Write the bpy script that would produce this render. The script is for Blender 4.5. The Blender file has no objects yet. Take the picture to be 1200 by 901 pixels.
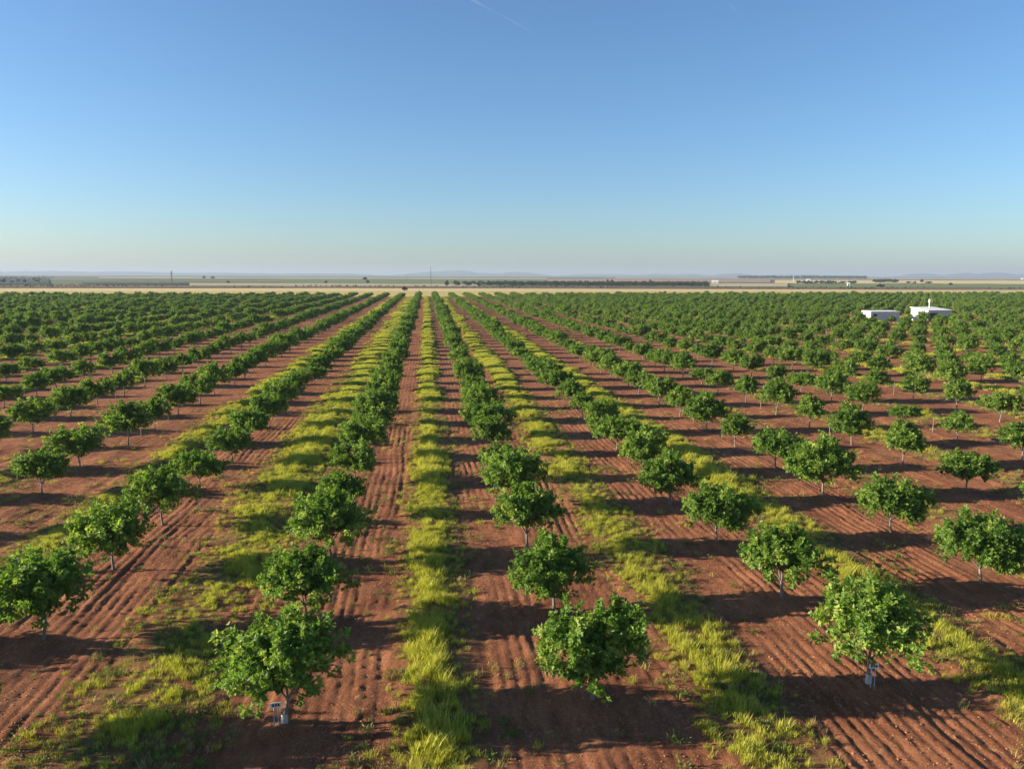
import bpy, math, random
import numpy as np
from mathutils import Matrix, Vector

rng = np.random.default_rng(7)
random.seed(7)
S = bpy.context.scene
C = bpy.context.collection

# ------------------------------------------------------------------ camera
CAM_H = 9.82
F_PX, PITCH, YAW, ROLL = 900.0, 0.1413, 0.1104, 0.0027
cam_d = bpy.data.cameras.new('camera')
cam_d.sensor_fit = 'HORIZONTAL'
cam_d.sensor_width = 36.0
cam_d.lens = F_PX / 1200.0 * 36.0
cam_d.clip_start = 0.1
cam_d.clip_end = 120000.0
cam = bpy.data.objects.new('camera', cam_d)
C.objects.link(cam)
cam.matrix_world = (Matrix.Translation((0, 0, CAM_H)) @ Matrix.Rotation(-YAW, 4, 'Z')
                    @ Matrix.Rotation(math.pi / 2 - PITCH, 4, 'X') @ Matrix.Rotation(ROLL, 4, 'Z'))
S.camera = cam

# ------------------------------------------------------------------ sky, sun, exposure
SUN_EL = math.radians(14.5)
SUN_AZ = math.radians(-86.0)            # measured from +Y towards +X: low sun on the left of the rows
world = bpy.data.worlds.new('World')
S.world = world
world.use_nodes = True
wn, wl = world.node_tree.nodes, world.node_tree.links
wn.clear()
w_out = wn.new('ShaderNodeOutputWorld')
w_bg = wn.new('ShaderNodeBackground')
w_sky = wn.new('ShaderNodeTexSky')
w_sky.sky_type = 'NISHITA'
w_sky.sun_disc = False
w_sky.sun_elevation = SUN_EL
w_sky.sun_rotation = SUN_AZ
w_sky.altitude = 1500
w_sky.air_density = 1.2
w_sky.dust_density = 2.0
w_sky.ozone_density = 5.0
w_bg.inputs['Strength'].default_value = 0.074
wl.new(w_sky.outputs[0], w_bg.inputs[0])
wl.new(w_bg.outputs[0], w_out.inputs[0])

sun_d = bpy.data.lights.new('sun', 'SUN')
sun_d.energy = 5.0
sun_d.angle = math.radians(0.5)
sun_d.color = (1.0, 0.87, 0.68)
sun = bpy.data.objects.new('sun', sun_d)
C.objects.link(sun)
to_sun = Vector((math.sin(SUN_AZ) * math.cos(SUN_EL), math.cos(SUN_AZ) * math.cos(SUN_EL), math.sin(SUN_EL)))
sun.rotation_euler = to_sun.to_track_quat('Z', 'Y').to_euler()
sun.location = (-60, 20, 60)

vs = S.view_settings
vs.view_transform = 'Standard'
vs.look = 'None'
vs.exposure = 1.42
vs.gamma = 1.0
vs.use_curve_mapping = False
S.cycles.use_denoising = True
S.cycles.max_bounces = 6
S.cycles.transparent_max_bounces = 8
S.cycles.volume_bounces = 0

# ------------------------------------------------------------------ helpers
def tag(o, label=None, cat=None, group=None, kind=None):
    if label: o['label'] = label
    if cat: o['category'] = cat
    if group: o['group'] = group
    if kind: o['kind'] = kind
    return o

def mesh_np(name, v, f, mats=(), fmat=None, smooth=False, attrs=None):
    """v (n,3) array, f (m,3) or (m,4) array or a list of both"""
    me = bpy.data.meshes.new(name)
    v = np.asarray(v, np.float32)
    fl = f if isinstance(f, list) else [f]
    fl = [np.asarray(a, np.int32) for a in fl if len(a)]
    tot = np.concatenate([np.full(len(a), a.shape[1], np.int32) for a in fl])
    idx = np.concatenate([a.ravel() for a in fl])
    me.vertices.add(len(v)); me.vertices.foreach_set('co', v.ravel())
    me.loops.add(len(idx)); me.loops.foreach_set('vertex_index', idx)
    me.polygons.add(len(tot))
    me.polygons.foreach_set('loop_start', np.concatenate([[0], np.cumsum(tot)[:-1]]).astype(np.int32))
    me.polygons.foreach_set('loop_total', tot)
    for m in mats: me.materials.append(m)
    if fmat is not None: me.polygons.foreach_set('material_index', np.asarray(fmat, np.int32))
    me.polygons.foreach_set('use_smooth', np.full(len(tot), bool(smooth)))
    if attrs:
        for k, a in attrs.items():
            at = me.attributes.new(k, 'FLOAT', 'POINT')
            at.data.foreach_set('value', np.asarray(a, np.float32))
    me.update(calc_edges=True)
    return me

def link(name, me, parent=None, loc=None):
    o = bpy.data.objects.new(name, me)
    C.objects.link(o)
    if parent: o.parent = parent
    if loc is not None: o.location = loc
    return o

def empty(name, loc, rz=0.0, sc=1.0):
    o = bpy.data.objects.new(name, None)
    C.objects.link(o)
    o.empty_display_size = 0.3
    o.location = loc
    o.rotation_euler = (0, 0, rz)
    o.scale = (sc, sc, sc)
    return o

class MB:
    """collects boxes, tubes and polygons into one mesh"""
    def __init__(s): s.v, s.q, s.t, s.n = [], [], [], 0
    def add(s, v, f):
        v = np.asarray(v, float); f = np.asarray(f, int) + s.n
        s.v.append(v); s.n += len(v)
        (s.q if f.shape[1] == 4 else s.t).append(f)
    def box(s, x0, x1, y0, y1, z0, z1):
        v = [(x, y, z) for z in (z0, z1) for x, y in ((x0, y0), (x1, y0), (x1, y1), (x0, y1))]
        s.add(v, [(3, 2, 1, 0), (4, 5, 6, 7), (0, 1, 5, 4), (1, 2, 6, 5), (2, 3, 7, 6), (3, 0, 4, 7)])
    def hexa(s, v):
        s.add(v, [(3, 2, 1, 0), (4, 5, 6, 7), (0, 1, 5, 4), (1, 2, 6, 5), (2, 3, 7, 6), (3, 0, 4, 7)])
    def tube(s, pts, rad, sides=6, cap=True):
        pts = np.asarray(pts, float); n = len(pts)
        t = np.gradient(pts, axis=0); t /= np.linalg.norm(t, axis=1)[:, None] + 1e-9
        ref = np.array([0.31, 0.95, 0.02]) if abs(t[0][2]) > 0.5 else np.array([0.05, 0.1, 0.99])
        a = np.cross(t, ref); a /= np.linalg.norm(a, axis=1)[:, None] + 1e-9
        b = np.cross(t, a)
        ang = np.arange(sides) / sides * 2 * np.pi
        ring = (a[:, None, :] * np.cos(ang)[None, :, None] + b[:, None, :] * np.sin(ang)[None, :, None])
        v = (pts[:, None, :] + ring * np.asarray(rad, float)[:, None, None]).reshape(-1, 3)
        k = np.arange(sides); k2 = (k + 1) % sides
        f = np.concatenate([np.stack([i * sides + k, i * sides + k2, (i + 1) * sides + k2, (i + 1) * sides + k], 1) for i in range(n - 1)])
        s.add(v, f)
        if cap:
            c = s.n; s.v.append(pts[-1:]); s.n += 1
            base = c - sides
            s.t.append(np.stack([base + k, base + k2, np.full(sides, c)], 1))
    def mesh(s, name, mat, smooth=False):
        f = []
        if s.q: f.append(np.concatenate(s.q))
        if s.t: f.append(np.concatenate(s.t))
        return mesh_np(name, np.concatenate(s.v), f, [mat], smooth=smooth)

def vnoise(x, y, scale, seed):
    """smooth value noise, -1..1"""
    r = np.random.default_rng(seed); tab = r.uniform(-1, 1, (256, 256))
    fx, fy = x / scale, y / scale
    ix, iy = np.floor(fx).astype(int), np.floor(fy).astype(int)
    tx, ty = fx - ix, fy - iy
    tx, ty = tx * tx * (3 - 2 * tx), ty * ty * (3 - 2 * ty)
    g = lambda a, b: tab[a & 255, b & 255]
    return ((g(ix, iy) * (1 - tx) + g(ix + 1, iy) * tx) * (1 - ty) + (g(ix, iy + 1) * (1 - tx) + g(ix + 1, iy + 1) * tx) * ty)

def project(x, y, z):
    """world point to the photograph's frame (1200 x 901)"""
    cx = x * math.cos(YAW) - y * math.sin(YAW); cy = x * math.sin(YAW) + y * math.cos(YAW); cz = z - CAM_H
    d = cy * math.cos(PITCH) - cz * math.sin(PITCH); u = cy * math.sin(PITCH) + cz * math.cos(PITCH)
    px, py = F_PX * cx / d, -F_PX * u / d
    return 600 + px * math.cos(ROLL) - py * math.sin(ROLL), 450.5 + px * math.sin(ROLL) + py * math.cos(ROLL), d

def bearing(px):
    """ground bearing (from +Y) of a column of the photograph near the horizon"""
    return math.atan((px - 600) / F_PX) + YAW

def ground_at(px, dist):
    """ground point on that bearing whose forward distance from the camera is dist"""
    b = bearing(px); r = dist / math.cos(b - YAW)
    return r * math.sin(b), r * math.cos(b)

# ------------------------------------------------------------------ materials
def new_mat(name):
    m = bpy.data.materials.new(name); m.use_nodes = True
    nt = m.node_tree
    return m, nt, nt.nodes['Principled BSDF'], nt.nodes['Material Output']

def N(nt, t, **kw):
    n = nt.nodes.new(t)
    for k, v in kw.items():
        if k.startswith('i_'):
            n.inputs[int(k[2:])].default_value = v
        else: setattr(n, k, v)
    return n

def math_n(nt, op, a, b=None, c=None, clamp=False):
    n = nt.nodes.new('ShaderNodeMath'); n.operation = op; n.use_clamp = clamp
    for i, s in enumerate((a, b, c)):
        if s is None: continue
        if isinstance(s, (int, float)): n.inputs[i].default_value = s
        else: nt.links.new(s, n.inputs[i])
    return n.outputs[0]

def ramp(nt, fac, stops):
    n = nt.nodes.new('ShaderNodeValToRGB')
    while len(n.color_ramp.elements) < len(stops): n.color_ramp.elements.new(0.5)
    for e, (p, c) in zip(n.color_ramp.elements, stops): e.position = p; e.color = (*c, 1)
    nt.links.new(fac, n.inputs[0])
    return n.outputs[0]

def mix(nt, fac, a, b, mode='MIX'):
    n = nt.nodes.new('ShaderNodeMix'); n.data_type = 'RGBA'; n.blend_type = mode
    for sock, s in ((n.inputs[0], fac), (n.inputs[6], a), (n.inputs[7], b)):
        if isinstance(s, (int, float)): sock.default_value = s
        elif isinstance(s, tuple): sock.default_value = (*s, 1)
        else: nt.links.new(s, sock)
    return n.outputs[2]

def noise(nt, vec, scale, detail=4.0, rough=0.55, stretch=None):
    n = nt.nodes.new('ShaderNodeTexNoise')
    n.inputs['Scale'].default_value = scale; n.inputs['Detail'].default_value = detail; n.inputs['Roughness'].default_value = rough
    if stretch:
        mp = nt.nodes.new('ShaderNodeMapping'); mp.inputs['Scale'].default_value = stretch
        nt.links.new(vec, mp.inputs[0]); vec = mp.outputs[0]
    nt.links.new(vec, n.inputs['Vector'])
    return n.outputs['Fac']

ROW, STEP, X0, Y0, SKEW = 7.0, 4.963, -3.40, 16.06, 0.219

def mat_soil():
    m, nt, bs, out = new_mat('red_tilled_soil')
    pos = N(nt, 'ShaderNodeNewGeometry').outputs['Position']
    sep = N(nt, 'ShaderNodeSeparateXYZ'); nt.links.new(pos, sep.inputs[0])
    x, y = sep.outputs[0], sep.outputs[1]
    n1 = noise(nt, pos, 0.35, 3); n2 = noise(nt, pos, 3.0, 5, 0.6, (1, 0.35, 1)); n3 = noise(nt, pos, 17.0, 3, 0.7)
    c = ramp(nt, n1, [(0.3, (0.235, 0.088, 0.044)), (0.7, (0.405, 0.165, 0.080))])
    c = mix(nt, 1.0, c, ramp(nt, n2, [(0.25, (0.55, 0.52, 0.52)), (0.75, (1.22, 1.24, 1.24))]), 'MULTIPLY')
    c = mix(nt, 1.0, c, ramp(nt, n3, [(0.3, (0.62, 0.60, 0.60)), (0.7, (1.25, 1.28, 1.28))]), 'MULTIPLY')
    # dead straw strewn about
    st = noise(nt, pos, 9.0, 4, 0.75, (1, 0.5, 1)); st2 = noise(nt, pos, 0.8, 2)
    f = math_n(nt, 'MULTIPLY', ramp(nt, st, [(0.56, (0, 0, 0)), (0.66, (1, 1, 1))]), ramp(nt, st2, [(0.38, (0, 0, 0)), (0.62, (0.85, 0.85, 0.85))]))
    c = mix(nt, f, c, (0.46, 0.30, 0.14))
    # low growth between the tall tufts in the middle of every alley
    u = math_n(nt, 'FRACT', math_n(nt, 'DIVIDE', math_n(nt, 'SUBTRACT', x, X0 - 700.0), ROW))
    off = math_n(nt, 'MULTIPLY', math_n(nt, 'ABSOLUTE', math_n(nt, 'SUBTRACT', u, 0.5)), ROW)
    edge = noise(nt, pos, 0.9, 4, 0.65, (1, 0.6, 1))
    d = math_n(nt, 'ADD', off, math_n(nt, 'MULTIPLY', math_n(nt, 'SUBTRACT', edge, 0.5), 2.6))
    strip = N(nt, 'ShaderNodeMapRange', interpolation_type='SMOOTHSTEP')
    nt.links.new(d, strip.inputs[0])
    strip.inputs[1].default_value = 1.15; strip.inputs[2].default_value = 0.55
    gcol = ramp(nt, noise(nt, pos, 6.0, 4, 0.7), [(0.3, (0.19, 0.105, 0.05)), (0.5, (0.16, 0.145, 0.04)), (0.75, (0.33, 0.28, 0.10))])
    c = mix(nt, math_n(nt, 'MULTIPLY', math_n(nt, 'MULTIPLY', strip.outputs[0], ramp(nt, noise(nt, pos, 2.2, 6, 0.75), [(0.40, (0.12, 0.12, 0.12)), (0.60, (1, 1, 1))])), 0.72), c, gcol)
    nt.links.new(c, bs.inputs['Base Color'])
    bs.inputs['Roughness'].default_value = 0.95
    bs.inputs['Specular IOR Level'].default_value = 0.1
    # fine crumbs everywhere, furrows where the sheet is too coarse to carry them
    wob = math_n(nt, 'MULTIPLY', noise(nt, pos, 0.5, 2), 0.25)
    fur = math_n(nt, 'SINE', math_n(nt, 'MULTIPLY', math_n(nt, 'ADD', x, wob), 2 * math.pi / 0.31))
    far = N(nt, 'ShaderNodeMapRange'); nt.links.new(y, far.inputs[0]); far.inputs[1].default_value = 38; far.inputs[2].default_value = 60
    till = math_n(nt, 'SUBTRACT', 1.0, strip.outputs[0])
    fh = math_n(nt, 'MULTIPLY', math_n(nt, 'MULTIPLY', fur, 0.009), math_n(nt, 'MULTIPLY', far.outputs[0], till))
    cr = math_n(nt, 'MULTIPLY', noise(nt, pos, 13.0, 7, 0.8), 0.10)
    bp = N(nt, 'ShaderNodeBump'); bp.inputs['Strength'].default_value = 0.9; bp.inputs['Distance'].default_value = 1.0
    nt.links.new(math_n(nt, 'ADD', fh, cr), bp.inputs['Height'])
    nt.links.new(bp.outputs[0], bs.inputs['Normal'])
    return m

def mat_field(name, c1, c2, scale=0.05, c3=None, stretch=(1, 1, 1)):
    m, nt, bs, out = new_mat(name)
    pos = N(nt, 'ShaderNodeNewGeometry').outputs['Position']
    a = noise(nt, pos, scale, 5, 0.6, stretch); b = noise(nt, pos, scale * 14, 3, 0.6)
    st = [(0.32, c1), (0.68, c2)] if c3 is None else [(0.3, c1), (0.5, c3), (0.7, c2)]
    c = ramp(nt, a, st)
    c = mix(nt, 1.0, c, ramp(nt, b, [(0.3, (0.8, 0.8, 0.8)), (0.7, (1.15, 1.15, 1.15))]), 'MULTIPLY')
    nt.links.new(c, bs.inputs['Base Color'])
    bs.inputs['Roughness'].default_value = 1.0; bs.inputs['Specular IOR Level'].default_value = 0.05
    return m

def mat_leaf(name, dark, light, young, transl=0.28, rough=0.42):
    m, nt, bs, out = new_mat(name)
    at = N(nt, 'ShaderNodeAttribute', attribute_name='tone').outputs['Fac']
    rnd = N(nt, 'ShaderNodeObjectInfo').outputs['Random']
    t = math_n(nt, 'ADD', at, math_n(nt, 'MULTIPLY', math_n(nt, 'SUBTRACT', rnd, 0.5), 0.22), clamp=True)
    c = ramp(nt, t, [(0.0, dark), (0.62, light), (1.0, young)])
    nt.links.new(c, bs.inputs['Base Color'])
    bs.inputs['Roughness'].default_value = rough
    bs.inputs['Specular IOR Level'].default_value = 0.22
    tr = N(nt, 'ShaderNodeBsdfTranslucent')
    nt.links.new(mix(nt, 1.0, c, (1.25, 1.35, 0.6), 'MULTIPLY'), tr.inputs[0])
    ms = N(nt, 'ShaderNodeMixShader'); ms.inputs[0].default_value = transl
    nt.links.new(bs.outputs[0], ms.inputs[1]); nt.links.new(tr.outputs[0], ms.inputs[2])
    nt.links.new(ms.outputs[0], out.inputs['Surface'])
    return m

def mat_plain(name, c1, c2, scale=8.0, rough=0.8, stretch=(1, 1, 1), bump=0.0):
    m, nt, bs, out = new_mat(name)
    co = N(nt, 'ShaderNodeTexCoord').outputs['Object']
    a = noise(nt, co, scale, 5, 0.6, stretch)
    nt.links.new(ramp(nt, a, [(0.3, c1), (0.7, c2)]), bs.inputs['Base Color'])
    bs.inputs['Roughness'].default_value = rough
    if bump:
        bp = N(nt, 'ShaderNodeBump'); bp.inputs['Distance'].default_value = bump
        nt.links.new(a, bp.inputs['Height']); nt.links.new(bp.outputs[0], bs.inputs['Normal'])
    return m

M_SOIL = mat_soil()
M_LEAF = mat_leaf('orchard_leaf', (0.080, 0.150, 0.026), (0.175, 0.280, 0.046), (0.36, 0.43, 0.10), 0.42, 0.5)
M_OLIVE = mat_leaf('grove_leaf', (0.030, 0.050, 0.022), (0.055, 0.080, 0.035), (0.085, 0.105, 0.05), 0.1, 0.7)
M_RUST = mat_leaf('rusty_leaf', (0.05, 0.03, 0.02), (0.09, 0.045, 0.03), (0.12, 0.07, 0.04), 0.1, 0.7)
M_GRASS = mat_leaf('tall_grass_blade', (0.22, 0.24, 0.025), (0.46, 0.45, 0.055), (0.58, 0.53, 0.14), 0.38, 0.6)
M_DRY = mat_leaf('dry_grass_blade', (0.20, 0.19, 0.05), (0.38, 0.32, 0.11), (0.52, 0.43, 0.21), 0.3, 0.7)
M_WEED = mat_leaf('weed_leaf', (0.06, 0.105, 0.02), (0.14, 0.185, 0.036), (0.27, 0.27, 0.06), 0.3, 0.55)
M_BARK = mat_plain('pale_grey_bark', (0.12, 0.10, 0.08), (0.26, 0.23, 0.20), 14, 0.9, (1, 1, 0.3), 0.01)
M_WHITE = mat_plain('whitewashed_render', (0.50, 0.49, 0.45), (0.60, 0.59, 0.56), 1.5, 0.85)
M_ROOF = mat_plain('pale_sheet_roof', (0.72, 0.71, 0.66), (0.82, 0.81, 0.77), 2.0, 0.6)
M_GLASS = mat_plain('dark_window_opening', (0.015, 0.017, 0.02), (0.03, 0.033, 0.04), 4, 0.25)
M_DARKWOOD = mat_plain('weathered_pole_wood', (0.07, 0.055, 0.045), (0.13, 0.11, 0.09), 6, 0.9, (1, 1, 0.2))
M_STAKE = mat_plain('grey_stake_wood', (0.16, 0.13, 0.11), (0.30, 0.26, 0.22), 10, 0.9, (1, 1, 0.2))
M_STEEL = mat_plain('galvanised_steel', (0.35, 0.36, 0.37), (0.5, 0.51, 0.52), 5, 0.5)
M_PLATE = mat_plain('pale_plate_enamel', (0.62, 0.66, 0.68), (0.75, 0.78, 0.80), 12, 0.5)
M_INK = mat_plain('dark_plate_paint', (0.03, 0.035, 0.05), (0.05, 0.055, 0.07), 12, 0.6)
M_GUARD = mat_plain('white_trunk_guard', (0.36, 0.34, 0.31), (0.52, 0.50, 0.46), 20, 0.8)

# ------------------------------------------------------------------ the ground
R_GROUND = 11500.0
v = [(-R_GROUND, -R_GROUND, -0.30), (R_GROUND, -R_GROUND, -0.30), (R_GROUND, R_GROUND, -0.30), (-R_GROUND, R_GROUND, -0.30)]
g_mat = mat_field('plain_of_farmland', (0.16, 0.15, 0.075), (0.30, 0.245, 0.13), 0.0022, (0.12, 0.135, 0.06), (1, 2.4, 1))
tag(link('ground', mesh_np('ground', v, np.array([[0, 1, 2, 3]]), [g_mat])), 'wide plain of faded farmland reaching the horizon', 'ground', kind='structure')

Y_END = 353.0
def soil_height(x, y):
    u = np.mod(x - X0, ROW); off = np.abs(u - ROW / 2)                  # distance from the alley's middle
    wob = 0.14 * vnoise(x * 0 + 3, y, 5.5, 11) + 0.045 * vnoise(x, y, 1.8, 12)
    per = 0.31
    ph = (x + wob) / per * 2 * np.pi
    fur = np.sin(ph) + 0.3 * np.sin(2 * ph + 1.0) + 0.5 * np.sin(ph * 0.37 + 2.0)
    amp = 0.0140 * np.clip(0.45 + 0.75 * vnoise(x, y * 0.4, 1.3, 13) + 0.35 * vnoise(x, y, 5.0, 20), 0.0, 1.3)
    till = np.clip((off - 0.95) / 0.35, 0, 1)
    z = till * amp * fur
    z += 0.05 * (1 - till) * np.clip(vnoise(x, y, 0.6, 14) + 0.3, 0, 1)
    rough = 0.5 + 0.5 * np.clip(vnoise(x, y, 2.2, 21) + 0.6, 0, 1.3)
    z += rough * (0.009 * vnoise(x, y * 0.3, 0.21, 15) + 0.013 * vnoise(x, y * 0.8, 0.10, 16)) * (0.4 + 0.6 * till)
    z += 0.03 * vnoise(x, y, 0.9, 22)
    clod = np.clip(vnoise(x + 0.3 * y, y - 0.3 * x, 0.14, 18) - 0.38, 0, 1)
    z += 0.035 * clod * till * rough
    for c, w, dpt in ((1.22, 0.15, 0.05), (-1.35, 0.14, 0.03)):         # wheel ruts beside the grass
        s = u - ROW / 2 - c - 0.16 * vnoise(y * 0 + 9, y, 7.0, 17)
        z -= dpt * np.exp(-(s / w) ** 2) * np.clip(0.6 + 0.8 * vnoise(x * 0 + 5, y, 4.0, 23), 0, 1)
    z += 0.05 * np.exp(-(np.minimum(u, ROW - u) / 0.55) ** 2)            # slight bank along the tree row
    return z

xs = np.concatenate([np.geomspace(260, 30, 60) * -1, np.arange(-29.0, -14, 0.11), np.arange(-14.0, 22.0, 0.055), np.arange(22.0, 40, 0.11), np.geomspace(40.5, 400, 70)])
ys = np.concatenate([np.linspace(-40, 7.5, 30), np.arange(8.0, 27, 0.10), np.arange(27, 60, 0.24), np.geomspace(60.5, 330, 70), np.linspace(334, Y_END + 12, 10)])
gx, gy = np.meshgrid(xs, ys)
fade = np.clip((70 - gy) / 25, 0, 1) * np.clip((gy + 2) / 8, 0, 1) * np.clip((40 - gx) / 8, 0, 1) * np.clip((gx + 29) / 8, 0, 1)
gz = soil_height(gx, gy) * fade
gy2 = gy + np.where(gy > 300, (gy - 300) / 60, 0) * gx * SKEW / ROW
v = np.stack([gx, gy2, gz], -1).reshape(-1, 3)
nx, ny = len(xs), len(ys)
i = (np.arange(ny - 1)[:, None] * nx + np.arange(nx - 1)[None, :]).ravel()
soil = link('orchard_soil', mesh_np('orchard_soil', v, np.stack([i, i + 1, i + 1 + nx, i + nx], 1), [M_SOIL], smooth=True))
tag(soil, 'red tilled orchard soil with furrows running along the tree rows', 'soil', kind='structure')

# ------------------------------------------------------------------ far fields (each a sheet a little above the one below)
def field(name, label, d0, d1, px0, px1, mat, z, jag=0.03, seed=0):
    r = np.random.default_rng(seed + 100)
    n = 14
    top, bot = [], []
    for k in range(n + 1):
        p = px0 + (px1 - px0) * k / n
        bot.append((*ground_at(p, d0 * (1 + r.uniform(-jag, jag) * 0.4)), z))
        top.append((*ground_at(p, d1 * (1 + r.uniform(-jag, jag))), z))
    k = np.arange(n)
    f = np.stack([k, k + 1, n + 2 + k, n + 1 + k], 1)
    tag(link(name, mesh_np(name, bot + top, f, [mat])), label, 'field', kind='structure')

F_OLIVE = mat_field('olive_yellow_stubble', (0.46, 0.37, 0.12), (0.55, 0.43, 0.17), 0.02, None, (1, 4, 1))
F_TAN = mat_field('pale_tan_stubble', (0.58, 0.44, 0.20), (0.66, 0.51, 0.25), 0.02, None, (1, 4, 1))
F_BROWN = mat_field('dark_brown_fallow', (0.13, 0.09, 0.055), (0.21, 0.145, 0.09), 0.02)
F_GREEN = mat_field('faded_green_crop', (0.13, 0.165, 0.06), (0.19, 0.21, 0.085), 0.006)
F_PALE = mat_field('pale_straw_field', (0.38, 0.33, 0.18), (0.47, 0.40, 0.24), 0.006)
F_PINK = mat_field('pinkish_ploughland', (0.30, 0.20, 0.14), (0.38, 0.26, 0.18), 0.006)
F_DARK = mat_field('dark_scrub_land', (0.035, 0.05, 0.03), (0.07, 0.085, 0.045), 0.01)
# the strip of stubble right behind the orchard is a straight-edged sheet along the orchard's end
def stubble(name, label, a, b, mat, z):
    v = []
    for yy in (a, b):
        for xx in np.linspace(-520, 760, 9):
            v.append((xx, yy + xx * SKEW / ROW, z))
    k = np.arange(8)
    tag(link(name, mesh_np(name, v, np.stack([k, k + 1, k + 10, k + 9], 1), [mat])), label, 'field', kind='structure')
stubble('field', 'olive yellow stubble strip bordering the orchard end', Y_END + 2, 470, F_OLIVE, 0.05)
stubble('field', 'pale tan stubble strip behind the olive yellow strip', 468, 572, F_TAN, 0.09)
field('field', 'dark brown fallow strip behind the pale stubble', 560, 655, -250, 1450, F_BROWN, 0.15, 0.02, 1)
field('field', 'pale straw field behind the brown fallow around the utility poles', 660, 860, 225, 560, F_PALE, 0.2, 0.02, 2)
field('field', 'green crop field in front of the blue hills', 860, 1500, 330, 720, F_GREEN, 0.3, 0.05, 3)
field('field', 'pinkish ploughed field beside the green crop', 1100, 2100, 640, 900, F_PINK, 0.34, 0.05, 4)
field('field', 'pale straw field before the white huts', 690, 1000, 830, 920, F_PALE, 0.2, 0.03, 5)
field('field', 'broad tan field under the far wood', 1000, 1900, 905, 1300, F_TAN, 0.3, 0.05, 6)
field('field', 'green and brown field behind the white hut', 660, 980, 925, 1330, F_GREEN, 0.2, 0.04, 7)
field('field', 'dark scrubland spreading before the long ridge', 720, 2300, -220, 62, F_DARK, 0.3, 0.06, 8)
field('field', 'dark scrub strip beside the lattice of fields', 720, 900, 100, 222, F_DARK, 0.22, 0.03, 9)
field('field', 'pale straw strip beyond the green crop', 1700, 2400, 120, 640, F_PALE, 0.4, 0.06, 10)
field('field', 'faded green strip on the far plain', 2600, 3800, -100, 700, F_GREEN, 0.6, 0.06, 11)
field('field', 'pale straw strip on the far plain', 2300, 3400, 720, 1300, F_PALE, 0.6, 0.06, 12)

# hills on the horizon
M_HILL = mat_field('wooded_hillside', (0.045, 0.055, 0.03), (0.085, 0.085, 0.05), 0.004)
def hill(name, label, px0, px1, dist, peaks, depth, seed):
    """peaks: list of (px, height over the plain, half width in px)"""
    r = np.random.default_rng(seed)
    n, mrows = 90, 9
    ps = np.linspace(px0, px1, n)
    h = np.zeros(n)
    for (p, hh, w) in peaks: h = np.maximum(h, hh * np.exp(-((ps - p) / w) ** 2))
    h = h + 0.07 * h * vnoise(ps, ps * 0, 9.0, seed) + 0.03 * h.max() * vnoise(ps, ps * 0, 4.0, seed + 1)
    edge = np.clip(np.minimum(ps - px0, px1 - ps) / (0.08 * (px1 - px0)), 0, 1)
    h = np.maximum(h * edge, 0)
    v = []
    for j in range(mrows):
        t = j / (mrows - 1) * 2 - 1
        for p, hh in zip(ps, h):
            x, y = ground_at(p, dist + t * depth)
            v.append((x, y, hh * (math.cos(t * math.pi / 2)) ** 1.4 - 0.4))
    i = (np.arange(mrows - 1)[:, None] * n + np.arange(n - 1)[None, :]).ravel()
    tag(link(name, mesh_np(name, v, np.stack([i, i + 1, i + 1 + n, i + n], 1), [M_HILL], smooth=True)), label, 'hill', kind='structure')
hill('hills', 'pair of low blue hills rising from the plain', 440, 660, 9000, [(535, 62, 36), (515, 50, 40), (607, 50, 28), (560, 34, 60)], 700, 3)
hill('hills', 'long low blue ridge along the horizon', -260, 470, 8200, [(-100, 52, 160), (60, 40, 110), (150, 38, 90), (260, 26, 120), (380, 22, 110)], 700, 5)
hill('hills', 'faint blue hills beyond the far wood', 1010, 1420, 9200, [(1075, 42, 26), (1125, 50, 26), (1160, 56, 30), (1210, 44, 50), (1330, 45, 80)], 700, 8)
hill('hills', 'low faint rise far behind the pale fields', 640, 1030, 9400, [(700, 26, 50), (770, 30, 30), (806, 32, 24), (858, 40, 26), (930, 26, 60)], 700, 12)

# ------------------------------------------------------------------ orchard trees
def leaflets(P, D, Nn, L, W, fold=0.18):
    """diamond leaflets folded along the midrib; P base, D direction, Nn normal, L length, W width"""
    n = len(P)
    side = np.cross(D, Nn); side /= np.linalg.norm(side, axis=1)[:, None] + 1e-9
    up = np.cross(side, D)
    mid = P + D * (L * 0.5)[:, None] - up * (L * 0.06)[:, None]
    a = mid + side * (W * 0.5)[:, None] + up * (W * fold)[:, None]
    b = mid - side * (W * 0.5)[:, None] + up * (W * fold)[:, None]
    tip = P + D * L[:, None] - up * (L * 0.15)[:, None]
    v = np.stack([P, a, tip, b], 1).reshape(-1, 3)
    k = np.arange(n) * 4
    f = np.concatenate([np.stack([k, k + 1, k + 2], 1), np.stack([k, k + 2, k + 3], 1)])
    return v, f

def unit(a): return a / (np.linalg.norm(a, axis=-1, keepdims=True) + 1e-9)

def crown_points(r, lobes, n):
    vol = np.array([l[3] * l[4] * l[5] for l in lobes]); vol = vol ** 0.75 / (vol ** 0.75).sum()
    k = r.choice(len(lobes), n, p=vol)
    L = np.array(lobes)[k]
    d = unit(r.normal(size=(n, 3))); d[:, 2] = np.where(d[:, 2] < -0.55, -d[:, 2], d[:, 2])
    rad = r.uniform(0.18, 1.0, n) ** 0.45
    rad = np.minimum(rad * (1 + 0.18 * r.normal(size=n)), 1.14)
    return L[:, :3] + d * L[:, 3:6] * rad[:, None], d

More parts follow.
